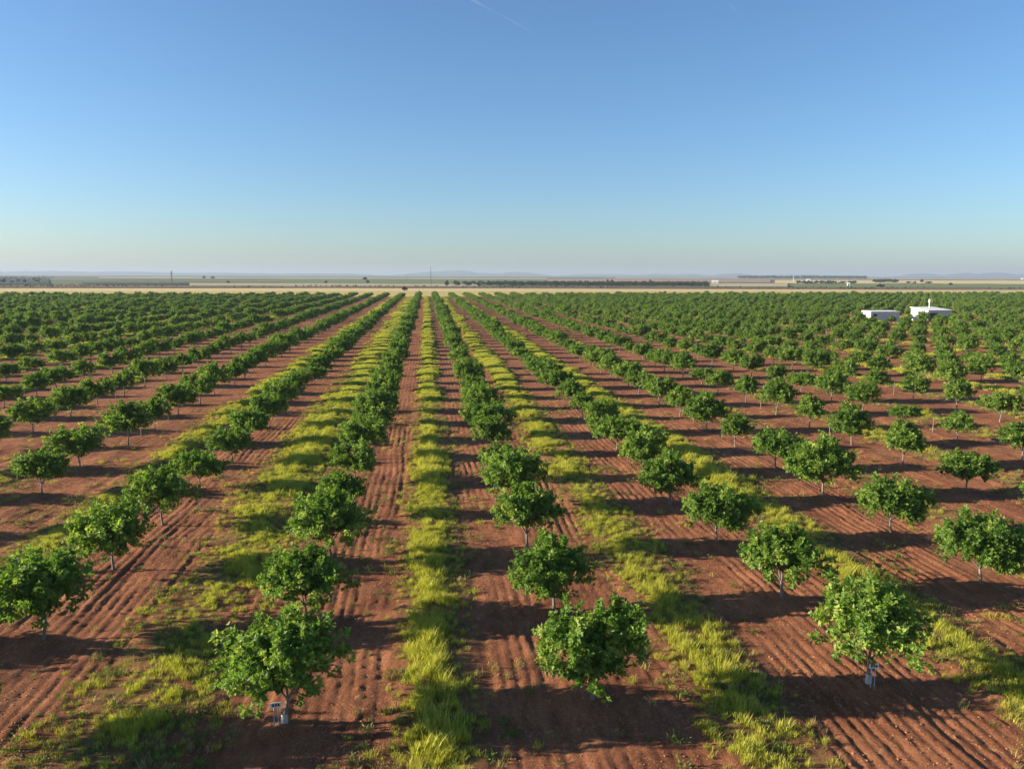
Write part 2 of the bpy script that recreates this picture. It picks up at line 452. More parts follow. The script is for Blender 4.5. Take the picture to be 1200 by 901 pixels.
def make_tree_meshes(name, lobes, seed, n_cl=250, leaf=0.102, m_leaf=None, m_bark=None, trunk_top=0.58, cluster=0.12, trunk_r=0.040, per=12, guard=False):
    r = np.random.default_rng(seed)
    P, O = crown_points(r, lobes, n_cl)
    # long shoots that break the outline
    ns = n_cl // 24
    for q in r.choice(n_cl, ns, replace=False):
        c = np.array(lobes[int(np.argmin([np.linalg.norm((P[q] - np.array(L[:3])) / np.array(L[3:6])) for L in lobes]))])
        dv = unit(O[q] + np.array([0, 0, 0.45])); tgt = r.choice(n_cl, 3, replace=False)
        for m_, k_ in zip(tgt, (0.95, 1.15, 1.33)): P[m_] = c[:3] + dv * c[3:6] * k_; O[m_] = dv
    P[:, 2] = np.maximum(P[:, 2], trunk_top * 0.9)
    # cluster of compound leaves at every shoot tip
    n = n_cl * per
    ci = np.repeat(np.arange(n_cl), per)
    out = unit(O[ci] + np.array([0, 0, 0.35]))
    d = unit(out * 0.55 + r.normal(size=(n, 3)) * 0.75)
    base = P[ci] + d * (cluster * r.uniform(0.1, 0.9, n))[:, None] + out * (cluster * r.uniform(-0.9, 0.9, n))[:, None]
    nrm = unit(out * 0.75 + np.array([0, 0, 0.3]) + r.normal(size=(n, 3)) * 0.5)
    side = unit(np.cross(d, nrm))
    Ps, Ds, Ns, Ls = [], [], [], []
    lens = leaf * r.uniform(0.7, 1.2, n)
    for ang, sc in ((0, 1.1), (0.95, 0.9), (-0.95, 0.9)):
        dd = unit(d * math.cos(ang) + side * math.sin(ang) + r.normal(size=(n, 3)) * 0.12)
        Ps.append(base); Ds.append(dd); Ns.append(unit(nrm + r.normal(size=(n, 3)) * 0.25)); Ls.append(lens * sc)
    Pq, Dq, Nq, Lq = np.concatenate(Ps), np.concatenate(Ds), np.concatenate(Ns), np.concatenate(Ls)
    v, f = leaflets(Pq, Dq, Nq, Lq, Lq * r.uniform(0.58, 0.78, len(Lq)))
    tone_c = np.clip(r.beta(2.2, 2.6, n_cl) * 0.9, 0, 1)
    young = r.random(n_cl) < 0.10
    tone_c = np.where(young, r.uniform(0.75, 1.0, n_cl), tone_c)
    tone = np.tile(np.clip(tone_c[ci] + r.normal(size=n) * 0.09, 0, 1), 3)
    crown = mesh_np(name + '_crown', v, f, [m_leaf or M_LEAF], attrs={'tone': np.repeat(tone, 4)})
    # trunk, limbs, twigs
    mb = MB()
    lean = r.normal(size=2) * 0.04
    tp = np.array([lean[0], lean[1], trunk_top])
    ks = np.linspace(0, 1, 6)
    pts = np.stack([lean[0] * ks ** 1.5, lean[1] * ks, -0.06 + (trunk_top + 0.06) * ks], 1)
    mb.tube(pts, trunk_r * (1.25 - 0.5 * ks + 0.35 * np.exp(-ks * 9)), 8)
    for L in lobes:
        c = np.array(L[:3]); tip = c + np.array([0, 0, L[5] * 0.35])
        ks = np.linspace(0, 1, 6)[:, None]
        mid = tp * (1 - ks) + tip * ks
        bow = np.sin(ks * np.pi) * np.array([[c[0] - tp[0], c[1] - tp[1], 0]]) * 0.16
        pl = mid + bow + r.normal(size=mid.shape) * 0.02 * trunk_top; pl[0] = tp - np.array([0, 0, 0.05])
        mb.tube(pl, trunk_r * np.linspace(0.58, 0.15, 6), 6)
        near = np.argsort(np.linalg.norm(P - c, axis=1))[:34]
        for q in near[::2]:
            s = pl[r.integers(2, 6)]
            e = P[q]
            m2 = (s + e) / 2 + r.normal(size=3) * 0.03 + np.array([0, 0, -0.03])
            mb.tube([s, m2, e], trunk_r * np.array([0.2, 0.14, 0.07]), 4)
    trunk = mb.mesh(name + '_trunk', m_bark or M_BARK, smooth=True)
    return trunk, crown

VARIANTS = [   # (look, lobes: x y z rx ry rz); x runs across the row
    ('round-headed', [(-0.50, 0.05, 1.35, .72, .70, .55), (0.48, 0.15, 1.36, .72, .75, .55), (0.0, -0.45, 1.30, .70, .60, .50), (0.0, 0.5, 1.45, .65, .65, .52), (0, 0, 1.65, .60, .6, .42)]),
    ('two-lobed', [(-0.62, -0.05, 1.34, .62, .62, .60), (0.60, 0.10, 1.32, .66, .62, .55), (-0.1, -0.35, 1.08, .45, .42, .36), (0.05, 0.42, 1.2, .45, .45, .38)]),
    ('broad-headed', [(-0.82, 0.0, 1.38, .60, .62, .46), (0.0, 0.15, 1.52, .72, .72, .48), (0.85, -0.05, 1.36, .62, .60, .46), (0.25, -0.5, 1.2, .55, .45, .42), (-0.3, -0.42, 1.25, .5, .5, .42)]),
    ('loose three-lobed', [(-0.70, 0.2, 1.40, .56, .54, .52), (0.62, 0.35, 1.42, .58, .54, .52), (0.15, -0.55, 1.28, .60, .52, .52), (0, 0.1, 1.05, .42, .42, .3)]),
    ('low spreading', [(-0.75, -0.1, 1.20, .66, .60, .44), (0.70, 0.0, 1.18, .70, .65, .44), (0.0, 0.45, 1.26, .7, .6, .44), (0.05, -0.45, 1.18, .62, .5, .42)]),
    ('dense bushy', [(-0.45, 0.1, 1.3, .78, .8, .62), (0.50, 0.0, 1.35, .80, .8, .62), (0.0, -0.2, 1.60, .75, .75, .45), (0.1, 0.5, 1.3, .7, .6, .55)]),
    ('lopsided', [(-0.72, -0.15, 1.30, .70, .66, .56), (0.05, 0.25, 1.52, .62, .62, .48), (0.72, 0.10, 1.22, .50, .50, .40), (-0.15, -0.5, 1.10, .45, .42, .36)]),
    ('small-headed', [(-0.38, 0.0, 1.28, .58, .56, .48), (0.42, 0.1, 1.32, .58, .56, .48), (0.0, -0.3, 1.22, .5, .48, .40), (0, 0.1, 1.5, .48, .48, .36)]),
]
TREES = []
for k, (look, lobes) in enumerate(VARIANTS):
    lobes = [(a * 0.95, b * 1.16, c * 1.22 - 0.38, d * 0.93, e * 1.09, f * 1.22) for a, b, c, d, e, f in lobes]
    tr, cr = make_tree_meshes('orchard_tree', lobes, 40 + k, n_cl=int(1.45 * (270, 225, 290, 235, 250, 310, 240, 200)[k]))
    TREES.append((look, tr, cr))

# buildings take some grid places away
def building_spots():
    return [(*ground_at(1017.5, 168.0), 7.0, 3.3), (*ground_at(1086.0, 168.0), 5.6, 5.6)]
BLD = building_spots()

J_MAX = int((Y_END - 4 - Y0) / STEP)
grid = []
for i in range(-31, 53):
    for j in range(0, J_MAX + 1):
        x = X0 + ROW * i; y = Y0 + STEP * j + SKEW * i
        near = math.hypot(x, y) < 60
        x += float(rng.normal()) * (0.10 if near else 0.18); y += float(rng.normal()) * (0.12 if near else 0.22)
        gone = rng.random() < 0.012 and not near
        if y < -12: continue
        px, py, d = project(x, y, 1.0)
        if d < 2 or px < -330 or px > 1500:
            if math.hypot(x, y) > 45: continue
        if any(bx - 4.5 < x < bx + lx + 1.6 and by - 2.8 < y < by + ly + 1.6 for bx, by, lx, ly in BLD): continue
        if any(bx - 5.5 < x < bx + 1.0 and by - 7.5 < y < by for bx, by, lx, ly in BLD): continue
        if math.hypot(x, y) < 2.5 or gone: continue
        m = 55.0 * 60 / max(d, 5) / 50
        vis = d > 2 and -m * 1.0 < px < 1200 + m * 1.0 and py < 901 + m and py > 300
        grid.append((i, j, x, y, d, vis))

ONES = ['', 'first', 'second', 'third', 'fourth', 'fifth', 'sixth', 'seventh', 'eighth', 'ninth', 'tenth', 'eleventh', 'twelfth', 'thirteenth',
        'fourteenth', 'fifteenth', 'sixteenth', 'seventeenth', 'eighteenth', 'nineteenth']
def ordinal(n):
    if n < 20: return ONES[n]
    t = {2: 'twent', 3: 'thirt', 4: 'fort', 5: 'fift', 6: 'sixt'}[n // 10]
    return t + 'ieth' if n % 10 == 0 else t + 'y-' + ONES[n % 10]

order = sorted(range(len(grid)), key=lambda q: (not grid[q][5], grid[q][4]))
single = set(order[:300])
FIX = {(0, 0): (5, 0.3, 1.08), (1, 0): (1, 0.05, 1.08), (2, 0): (0, 0.4, 1.10), (3, 1): (2, -0.2, 1.06), (3, 2): (2, 0.15, 1.0), (2, 1): (0, 1.3, 1.0),
       (2, 2): (2, 0.1, 0.98), (-1, 1): (5, 1.2, 1.08), (-1, 2): (5, 2.5, 1.02), (-1, 3): (0, 2.0, 1.0), (0, 1): (0, 1.9, 0.98), (1, 1): (6, 0.2, 1.0), (4, 3): (4, 0.1, 0.96)}
rest = []
for q, (i, j, x, y, d, vis) in enumerate(grid):
    k = int(rng.integers(0, len(TREES))); rz = float(rng.normal() * 0.35 + (math.pi if rng.random() < 0.5 else 0)); sc = float(np.clip(rng.normal(1.0, 0.11), 0.72, 1.22))
    if (i, j) in FIX: k, rz, sc = FIX[(i, j)]
    if q not in single:
        rest.append((x, y, k, rz, sc)); continue
    look, tr, cr = TREES[k]
    t = empty('orchard_tree', (x, y, 0), rz, sc)
    link('trunk', tr, t); link('crown', cr, t)
    row = (ordinal(1 - i) + ' row sunward of' if i <= 0 else ordinal(i) + ' row shadeward of')
    line = 'on number-plate line' if j == 0 else ordinal(abs(j)) + (' past' if j > 0 else ' before') + ' number-plate line'
    tag(t, f'{look} orchard tree, {line}, {row} tall grass strip', 'tree', 'orchard trees planted in rows')

# instancing of what nobody could count: points carrying kind, turn and size
def scatter(name, label, cat, pts, protos, tilt=0.0):
    """pts: (x, y, z, kind, rotation, scale)"""
    pts = np.asarray(pts, float)
    me = bpy.data.meshes.new(name)
    me.vertices.add(len(pts)); me.vertices.foreach_set('co', pts[:, :3].astype(np.float32).ravel())
    for nm, col, ty in (('pick', 3, 'INT'), ('turn', 4, 'FLOAT'), ('size', 5, 'FLOAT')):
        a = me.attributes.new(nm, ty, 'POINT')
        a.data.foreach_set('value', pts[:, col].astype(np.int32 if ty == 'INT' else np.float32))
    o = link(name, me)
    ng = bpy.data.node_groups.new(name + '_scatter', 'GeometryNodeTree')
    ng.interface.new_socket('Geometry', in_out='INPUT', socket_type='NodeSocketGeometry')
    ng.interface.new_socket('Geometry', in_out='OUTPUT', socket_type='NodeSocketGeometry')
    gi, go = ng.nodes.new('NodeGroupInput'), ng.nodes.new('NodeGroupOutput')
    ip = ng.nodes.new('GeometryNodeInstanceOnPoints')
    ip.inputs['Pick Instance'].default_value = True
    jn = ng.nodes.new('GeometryNodeJoinGeometry')
    m2p = ng.nodes.new('GeometryNodeMeshToPoints')
    for p in reversed(protos):
        oi = ng.nodes.new('GeometryNodeObjectInfo')
        oi.inputs['Object'].default_value = p
        oi.inputs['As Instance'].default_value = True
        ng.links.new(oi.outputs['Geometry'], jn.inputs[0])
    def attr(nm, ty):
        a = ng.nodes.new('GeometryNodeInputNamedAttribute'); a.data_type = ty; a.inputs['Name'].default_value = nm
        return a.outputs['Attribute']
    cmb = ng.nodes.new('ShaderNodeCombineXYZ')
    ng.links.new(attr('turn', 'FLOAT'), cmb.inputs[2])
    e2r = ng.nodes.new('FunctionNodeEulerToRotation')
    ng.links.new(cmb.outputs[0], e2r.inputs[0])
    ng.links.new(gi.outputs[0], m2p.inputs[0])
    ng.links.new(m2p.outputs[0], ip.inputs['Points'])
    ng.links.new(jn.outputs[0], ip.inputs['Instance'])
    ng.links.new(attr('pick', 'INT'), ip.inputs['Instance Index'])
    ng.links.new(e2r.outputs[0], ip.inputs['Rotation'])
    ng.links.new(attr('size', 'FLOAT'), ip.inputs['Scale'])
    ng.links.new(ip.outputs[0], go.inputs[0])
    md = o.modifiers.new('scatter', 'NODES'); md.node_group = ng
    return tag(o, label, cat, kind='stuff')

def joined(name, a, b):
    """one mesh of two (trunk and crown) as a source for scattering; not placed in the scene itself"""
    va, vb = np.empty(len(a.vertices) * 3, np.float32), np.empty(len(b.vertices) * 3, np.float32)
    a.vertices.foreach_get('co', va); b.vertices.foreach_get('co', vb)
    na = len(a.vertices)
    def polys(m, off):
        n = len(m.polygons); tot = np.empty(n, np.int32); m.polygons.foreach_get('loop_total', tot)
        li = np.empty(len(m.loops), np.int32); m.loops.foreach_get('vertex_index', li)
        st = np.concatenate([[0], np.cumsum(tot)[:-1]])
        return [(li[np.add.outer(st[tot == c], np.arange(c))] + off) for c in (3, 4) if (tot == c).any()]
    fa, fb = polys(a, 0), polys(b, na)
    fm = np.concatenate([np.zeros(sum(map(len, fa)), int), np.ones(sum(map(len, fb)), int)])
    tone = np.zeros(len(b.vertices), np.float32)
    b.attributes['tone'].data.foreach_get('value', tone)
    me = mesh_np(name, np.concatenate([va, vb]).reshape(-1, 3), fa + fb, [a.materials[0], b.materials[0]], fm,
                 attrs={'tone': np.concatenate([np.zeros(na), tone])})
    return bpy.data.objects.new(name, me)

tree_src = [joined('orchard_tree_source', tr, cr) for _, tr, cr in TREES]
scatter('distant_orchard_trees', 'rows of small green orchard trees merging towards the orchard end', 'trees',
        [(x, y, 0, k, rz, sc) for x, y, k, rz, sc in rest], tree_src)

# ------------------------------------------------------------------ grass and weeds
def tuft(name, n, rad, h, mat, seed, width=0.0048, lean=0.7, heads=0.3):
    r = np.random.default_rng(seed)
    a = r.uniform(0, 2 * np.pi, n); q = rad * np.sqrt(r.random(n))
    b = np.stack([q * np.cos(a), q * np.sin(a), np.full(n, -0.02)], 1)
    hh = h * r.uniform(0.45, 1.1, n)
    d = r.uniform(0, 2 * np.pi, n); ln = lean * hh * r.uniform(0.1, 1.0, n)
    dirv = np.stack([np.cos(d), np.sin(d), np.zeros(n)], 1)
    sd = np.stack([-np.sin(d), np.cos(d), np.zeros(n)], 1) * (width * r.uniform(0.7, 1.4, n))[:, None]
    m1 = b + dirv * (ln * 0.35)[:, None]; m1[:, 2] += hh * 0.6
    t = b + dirv * ln[:, None]; t[:, 2] += hh
    hd = np.where(r.random(n) < heads, 1.7, 0.8)[:, None]
    v = np.stack([b - sd * 0.8, b + sd * 0.8, m1 + sd * hd, m1 - sd * hd, t], 1).reshape(-1, 3)
    k = np.arange(n) * 5
    f4 = np.stack([k, k + 1, k + 2, k + 3], 1); f3 = np.stack([k + 3, k + 2, k + 4], 1)
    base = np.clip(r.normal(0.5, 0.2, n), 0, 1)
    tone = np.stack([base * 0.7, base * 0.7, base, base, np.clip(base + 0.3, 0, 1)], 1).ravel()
    return bpy.data.objects.new(name, mesh_np(name, v, [f4, f3], [mat], attrs={'tone': tone}))

def weed(name, n, rad, leaf, mat, seed):
    r = np.random.default_rng(seed)
    d = unit(r.normal(size=(n, 3)) + np.array([0, 0, 0.9])); d[:, 2] = np.abs(d[:, 2])
    P = d * (rad * r.uniform(0.1, 1, n))[:, None]; P[:, :2] += r.normal(size=(n, 2)) * rad * 0.25
    nn = unit(np.array([0, 0, 1.0]) + r.normal(size=(n, 3)) * 0.4)
    L = leaf * r.uniform(0.6, 1.3, n)
    v, f = leaflets(P, d, nn, L, L * 0.45)
    return bpy.data.objects.new(name, mesh_np(name, v, f, [mat], attrs={'tone': np.repeat(np.clip(r.normal(0.45, 0.22, n), 0, 1), 4)}))

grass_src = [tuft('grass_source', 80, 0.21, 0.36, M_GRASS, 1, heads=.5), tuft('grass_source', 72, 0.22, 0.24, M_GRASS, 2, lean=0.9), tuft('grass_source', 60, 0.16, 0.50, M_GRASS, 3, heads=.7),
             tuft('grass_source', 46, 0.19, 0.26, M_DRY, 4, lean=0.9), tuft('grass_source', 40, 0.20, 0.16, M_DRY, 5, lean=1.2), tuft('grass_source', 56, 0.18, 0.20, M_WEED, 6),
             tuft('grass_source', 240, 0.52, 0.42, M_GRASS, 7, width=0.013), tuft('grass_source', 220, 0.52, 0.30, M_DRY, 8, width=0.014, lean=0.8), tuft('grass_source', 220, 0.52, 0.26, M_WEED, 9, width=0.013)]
weed_src = [weed('weed_source', 60, 0.14, 0.07, M_WEED, 21), weed('weed_source', 46, 0.20, 0.08, M_WEED, 22), tuft('weed_source', 18, 0.10, 0.18, M_DRY, 23, lean=1.0), weed('weed_source', 30, 0.08, 0.05, M_WEED, 24)]

# per alley: how lush, half width, how much of it is tall grass
ALLEY = {0: (1.0, 0.82, 0.85), 1: (0.95, 1.05, 0.8), 2: (1.25, 0.95, 1.05), -1: (1.08, 1.5, 0.75), -2: (1.1, 1.0, 0.95),
         3: (0.50, 1.25, 0.2), 4: (0.50, 1.25, 0.2), 5: (0.5, 1.2, 0.25), -3: (0.5, 1.1, 0.25)}
gp = []
for g in range(-30, 52):
    lush, half, tallness = ALLEY.get(g, (0.72, 1.3, 0.4) if g < 0 else (0.58, 1.3, 0.35))
    xm = X0 + ROW * (g + 0.5) + (0.25 if g == -1 else 0.0)
    for (ya, yb, dens, near) in ((4, 34, 40, 0), (34, 60, 36 if lush > 0.75 else 22, 0), (60, 120, 11.0 if lush > 0.75 else 3.8, 1), (120, Y_END, 6.0 if lush > 0.6 else 1.8, 2)):
        if near == 0 and abs(g) > 9: continue
        n = int((yb - ya) * half * 2.6 * dens * (0.8 if near == 0 else 1.25))
        x = xm + rng.normal(size=n) * half * 0.85; y = rng.uniform(ya, yb, n)
        o = np.abs(x - xm) / half
        pn = vnoise(x, y * 0.7, 0.55, 31) * 0.55 + vnoise(x, y * 0.6, 1.9, 32) * 0.75 + vnoise(x, y * 0.5, 8.0, 33) * 0.4
        keep = rng.random(n) < np.clip((lush * 0.72 - o * 0.34 + pn * (1.0 if near == 0 else 0.55) + (0.2 if near and lush > 0.6 else 0.0) + (0.55 * np.clip((y - 17) / 12, 0, 1) if (near == 0 and lush > 0.75) else 0.0)), 0, 1)
        tl = vnoise(x, y * 0.5, 1.4, 34) * 0.5
        for xx, yy, oo, p, tt in zip(x[keep], y[keep], o[keep], pn[keep], tl[keep]):
            if math.hypot(xx, yy) < 3: continue
            bx, by, bd = project(xx, yy, 0)
            if bd < 3 or bx < -260 or bx > 1440: continue
            core = tallness * 1.15 - 0.50 * oo + tt
            hgt = float(np.clip(0.85 - 0.42 * oo + 0.55 * p, 0.25, 1.25) * rng.uniform(0.65, 1.2))
            if near == 0:
                k = int(rng.choice([0, 0, 1, 2])) if rng.random() < core else int(rng.choice([3, 4, 4, 5, 5, 1]))
                gp.append((xx, yy, 0.0, k, rng.uniform(0, 6.28), hgt * (0.70 if yy < 34 else 1.0)))
            else:
                k = 6 if rng.random() < core + 0.1 else int(rng.choice([7, 8, 6]))
                gp.append((xx, yy, 0.0, k, rng.uniform(0, 6.28), hgt * (0.75 if near == 1 else 0.9)))
# low sward under and around the tall tufts
for g in range(-6, 8):
    lush, half, tallness = ALLEY.get(g, (0.6, 1.2, 0.4))
    xm = X0 + ROW * (g + 0.5) + (0.25 if g == -1 else 0.0)
    n = int(54 * half * 2.6 * 26)
    x = xm + rng.uniform(-1.35, 1.35, n) * half; y = rng.uniform(6, 60, n)
    o = np.abs(x - xm) / half
    pn = vnoise(x, y * 0.7, 0.5, 71) * 0.4 + vnoise(x, y * 0.6, 1.7, 72) * 0.5
    keep = rng.random(n) < np.clip(lush * 0.75 - 0.42 * o + pn * 0.6, 0, 1)
    for xx, yy, p in zip(x[keep], y[keep], pn[keep]):
        bx, by, bd = project(xx, yy, 0)
        if bd < 3 or bx < -260 or bx > 1440: continue
        gp.append((xx, yy, 0.0, int(rng.choice([1, 3, 4, 5, 5])), rng.uniform(0, 6.28), float(np.clip(0.5 + 0.3 * p, 0.25, 0.8) * rng.uniform(0.7, 1.2))))
# thin straggling growth over the rest of the tilled ground
n = 26000
x = rng.uniform(-26, 36, n); y = rng.uniform(7, 62, n)
off = np.abs(np.mod(x - X0, ROW) - 3.5)
pn = vnoise(x, y * 0.5, 1.1, 61) * 0.55 + vnoise(x, y * 0.5, 3.2, 62) * 0.6 + vnoise(x, y, 0.4, 63) * 0.25
keep = rng.random(n) < np.clip(0.16 - 0.13 * (off - 1.2) + pn * 0.55, 0.0, 0.9)
for xx, yy in zip(x[keep], y[keep]):
    gp.append((xx, yy, 0.0, int(rng.choice([3, 4, 4, 5, 1])), rng.uniform(0, 6.28), rng.uniform(0.3, 0.85)))
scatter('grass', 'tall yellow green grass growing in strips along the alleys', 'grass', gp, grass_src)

wp = []
for n, ya, yb, xa, xb in ((15000, 7, 40, -24, 34), (9000, 40, 80, -45, 70)):
    x = rng.uniform(xa, xb, n); y = rng.uniform(ya, yb, n)
    u = np.mod(x - X0, ROW); off = np.abs(u - 3.5)
    pn = vnoise(x, y, 1.7, 41) * 0.6 + vnoise(x, y, 5.0, 42) * 0.5
    keep = rng.random(n) < np.clip(0.16 + pn * 0.75 - 0.14 * (off - 1.4), 0.012, 1)
    for xx, yy in zip(x[keep], y[keep]):
        wp.append((xx, yy, 0.0, int(rng.integers(0, 4)), rng.uniform(0, 6.28), rng.uniform(0.5, 1.25)))
scatter('weeds', 'small green weeds and dry wisps scattered over the soil', 'weeds', wp, weed_src)

# crumbled clods lying on the tilled ground near the row ends
def clod(seed):
    r = np.random.default_rng(seed)
    ph = (1 + 5 ** 0.5) / 2
    v = np.array([(-1, ph, 0), (1, ph, 0), (-1, -ph, 0), (1, -ph, 0), (0, -1, ph), (0, 1, ph), (0, -1, -ph), (0, 1, -ph), (ph, 0, -1), (ph, 0, 1), (-ph, 0, -1), (-ph, 0, 1)]) / 1.9
    f = [(0, 11, 5), (0, 5, 1), (0, 1, 7), (0, 7, 10), (0, 10, 11), (1, 5, 9), (5, 11, 4), (11, 10, 2), (10, 7, 6), (7, 1, 8), (3, 9, 4), (3, 4, 2), (3, 2, 6), (3, 6, 8), (3, 8, 9), (4, 9, 5), (2, 4, 11), (6, 2, 10), (8, 6, 7), (9, 8, 1)]
    v = v * r.uniform(0.65, 1.25, (12, 1)) * np.array([1.0, r.uniform(0.8, 1.4), 0.7])
    return bpy.data.objects.new('clod_source', mesh_np('clod_source', v, np.array(f), [M_CLOD]))
M_CLOD = mat_plain('red_clod_earth', (0.22, 0.09, 0.045), (0.42, 0.19, 0.095), 1.5, 0.95)
n = 90000
x = rng.uniform(-20, 28, n); y = 7 + 33 * rng.random(n) ** 1.5
off = np.abs(np.mod(x - X0, ROW) - 3.5)
pn = vnoise(x, y * 0.6, 0.9, 81) * 0.5 + vnoise(x, y, 3.0, 82) * 0.5
keep = rng.random(n) < np.clip(0.30 + 0.8 * pn, 0.03, 1) * np.clip((off - 0.5) / 0.8, 0.08, 1)
x, y = x[keep], y[keep]
z = soil_height(x, y) * np.clip((y + 2) / 8, 0, 1)
sz = 0.010 + 0.022 * rng.random(len(x)) ** 3
scatter('soil_clods', 'red crumbled clods strewn over the tilled soil', 'clods', np.stack([x, y, z + sz * 0.15, rng.integers(0, 4, len(x)), rng.uniform(0, 6.28, len(x)), sz], 1), [clod(k) for k in range(4)])

# ------------------------------------------------------------------ number plates and stakes
def plate(loc, label, rz):
    t = empty('number_plate', loc, rz)
    tag(t, label, 'number plate', 'number plates at the row ends')
    mb = MB(); mb.box(-0.115, 0.115, -0.006, 0.006, 0.50, 0.62)
    p = link('plate', mb.mesh('plate', M_PLATE), t)
    for k, (xa, xb) in enumerate(((-0.075, -0.035), (-0.018, 0.022), (0.04, 0.08))):
        mb = MB(); mb.box(xa, xb, -0.0085, -0.0062, 0.53, 0.595)
        link('marking', mb.mesh('marking', M_INK), p)
    for s in (-0.045, 0.045):
        mb = MB(); mb.tube([(s, 0.012, -0.08), (s, 0.012, 0.3), (s, 0.012, 0.60)], [0.011] * 3, 6)
        link('leg', mb.mesh('leg', M_STEEL, True), t)
    return t
for (i, j, x, y, d, vis) in grid:
    if j == 0 and i == 0: plate((x - 0.14, y - 0.17, 0), 'small pale number plate leaning at the bushy tree sunward of the tall grass', 0.12)
    if j == 0 and i == 2: plate((x - 0.02, y - 0.20, 0), 'small pale number plate on two thin legs under the round-headed tree', -0.1)
    if j == 0 and i in (0, 2):
        gmb = MB(); ang = np.arange(10) / 10 * 2 * np.pi
        gmb.tube([(0, 0, -0.05), (0, 0, 0.12), (0.004, 0, 0.25)], [0.084, 0.076, 0.070], 10, cap=False)
        tg = link('trunk_guard', gmb.mesh('trunk_guard', M_GUARD, True)); tg.location = (x, y, 0)
        tag(tg, 'white trunk guard round the foot of the ' + ('bushy tree sunward of the tall grass strip' if i == 0 else 'round-headed tree with the two-legged number plate'), 'trunk guard', 'trunk guards at the row ends')

stake = MB(); stake.tube([(0, 0, -0.1), (0.01, 0, 0.5), (0.015, 0.01, 1.05)], [0.024, 0.023, 0.022], 6)
stake_me = stake.mesh('wooden_stake', M_STAKE, True)
for (i, j) in ((3, 5), (3, 6), (4, 5), (5, 5), (4, 7), (5, 7), (-2, 6), (-2, 7), (-1, 5), (-1, 7), (-3, 9), (6, 8)):
    o = link('wooden_stake', stake_me, None, (X0 + ROW * i + 0.1, Y0 + STEP * (j + 0.5) + SKEW * i, 0))
    o.rotation_euler = (float(rng.normal() * 0.03), float(rng.normal() * 0.03), float(rng.uniform(0, 6)))
    row = (ordinal(1 - i) + ' row sunward of' if i <= 0 else ordinal(i) + ' row shadeward of')
    tag(o, f'thin grey wooden stake just past {ordinal(j)} tree, {row} tall grass strip', 'stake', 'stakes between the trees')

# ------------------------------------------------------------------ the two white sheds
def shed(name, label, x, y, lx, ly, hf, hb, windows, front, overhang, chimney=None):
    t = empty(name, (x, y, 0), 0.06)
    tag(t, label, 'shed')
    w = 0.18
    mb = MB()      # walls: left, right, front, back as solids butted end to end, tops following the roof
    def wall(x0, x1, y0, y1):
        top = lambda yy: hf + (hb - hf) * yy / ly
        mb.hexa([(x0, y0, -0.2), (x1, y0, -0.2), (x1, y1, -0.2), (x0, y1, -0.2), (x0, y0, top(y0)), (x1, y0, top(y0)), (x1, y1, top(y1)), (x0, y1, top(y1))])
    wall(0, w, 0, ly); wall(lx - w, lx, 0, ly); wall(w, lx - w, 0, w); wall(w, lx - w, ly - w, ly)
    link('wall', mb.mesh('wall', M_WHITE), t)
    o = overhang; sl = (hb - hf) / ly; th = 0.12
    zf, zb = hf - sl * o + 0.004, hb + sl * o + 0.004
    mb = MB(); mb.hexa([(-o, -o, zf), (lx + o, -o, zf), (lx + o, ly + o, zb), (-o, ly + o, zb), (-o, -o, zf + th), (lx + o, -o, zf + th), (lx + o, ly + o, zb + th), (-o, ly + o, zb + th)])
    rf = link('roof', mb.mesh('roof', M_ROOF), t)
    if chimney:
        cx, cy, ch = chimney; z0 = hf + sl * cy
        mb = MB(); mb.tube([(cx, cy, z0), (cx, cy, z0 + ch * 0.5), (cx, cy, z0 + ch)], [0.13, 0.13, 0.13], 10)
        cm = link('chimney', mb.mesh('chimney', M_WHITE, True), rf)
        mb = MB(); mb.tube([(cx, cy, z0 + ch * 0.62), (cx, cy, z0 + ch * 0.66), (cx, cy, z0 + ch * 1.02), (cx, cy, z0 + ch * 1.06)], [0.16, 0.24, 0.24, 0.16], 10)
        link('cowl', mb.mesh('cowl', M_WHITE, True), rf)
    for (y0, y1, z0, z1) in windows:       # in the sunlit end wall
        mb = MB(); mb.box(-0.012, 0.05, y0, y1, z0, z1)
        p = link('window', mb.mesh('window', M_GLASS), t)
        mb = MB()
        mb.box(-0.03, -0.002, y0 - 0.07, y1 + 0.07, z0 - 0.07, z0); mb.box(-0.03, -0.002, y0 - 0.07, y1 + 0.07, z1, z1 + 0.07)
        mb.box(-0.03, -0.002, y0 - 0.07, y0, z0, z1); mb.box(-0.03, -0.002, y1, y1 + 0.07, z0, z1)
        link('frame', mb.mesh('frame', M_STEEL), p)
    for (nm, x0, x1, z0, z1) in front:     # in the shaded long wall
        mb = MB(); mb.box(x0, x1, -0.014, 0.05, z0, z1)
        p = link(nm, mb.mesh(nm, M_GLASS), t)
        mb = MB()
        mb.box(x0 - 0.07, x1 + 0.07, -0.03, -0.002, z1, z1 + 0.07)
        mb.box(x0 - 0.07, x0, -0.03, -0.002, z0, z1); mb.box(x1, x1 + 0.07, -0.03, -0.002, z0, z1)
        link('frame', mb.mesh('frame', M_STEEL), p)
    return t
bx, by, lx, ly = BLD[0]
shed('storage_shed', 'low long white flat-roofed shed among the orchard trees', bx + 0.3, by, lx, ly, 2.05, 2.15, [], [('window', 0.6, 1.5, 1.1, 1.65)], 0.04)
bx, by, lx, ly = BLD[1]
shed('pump_house', 'square white shed with lean-to roof and a white pipe on top', bx, by, lx, ly, 2.40, 2.85, [(2.3, 3.2, 1.55, 2.1)], [('door', 0.4, 2.4, -0.1, 1.9)], 0.22, (3.2, 3.9, 1.95))

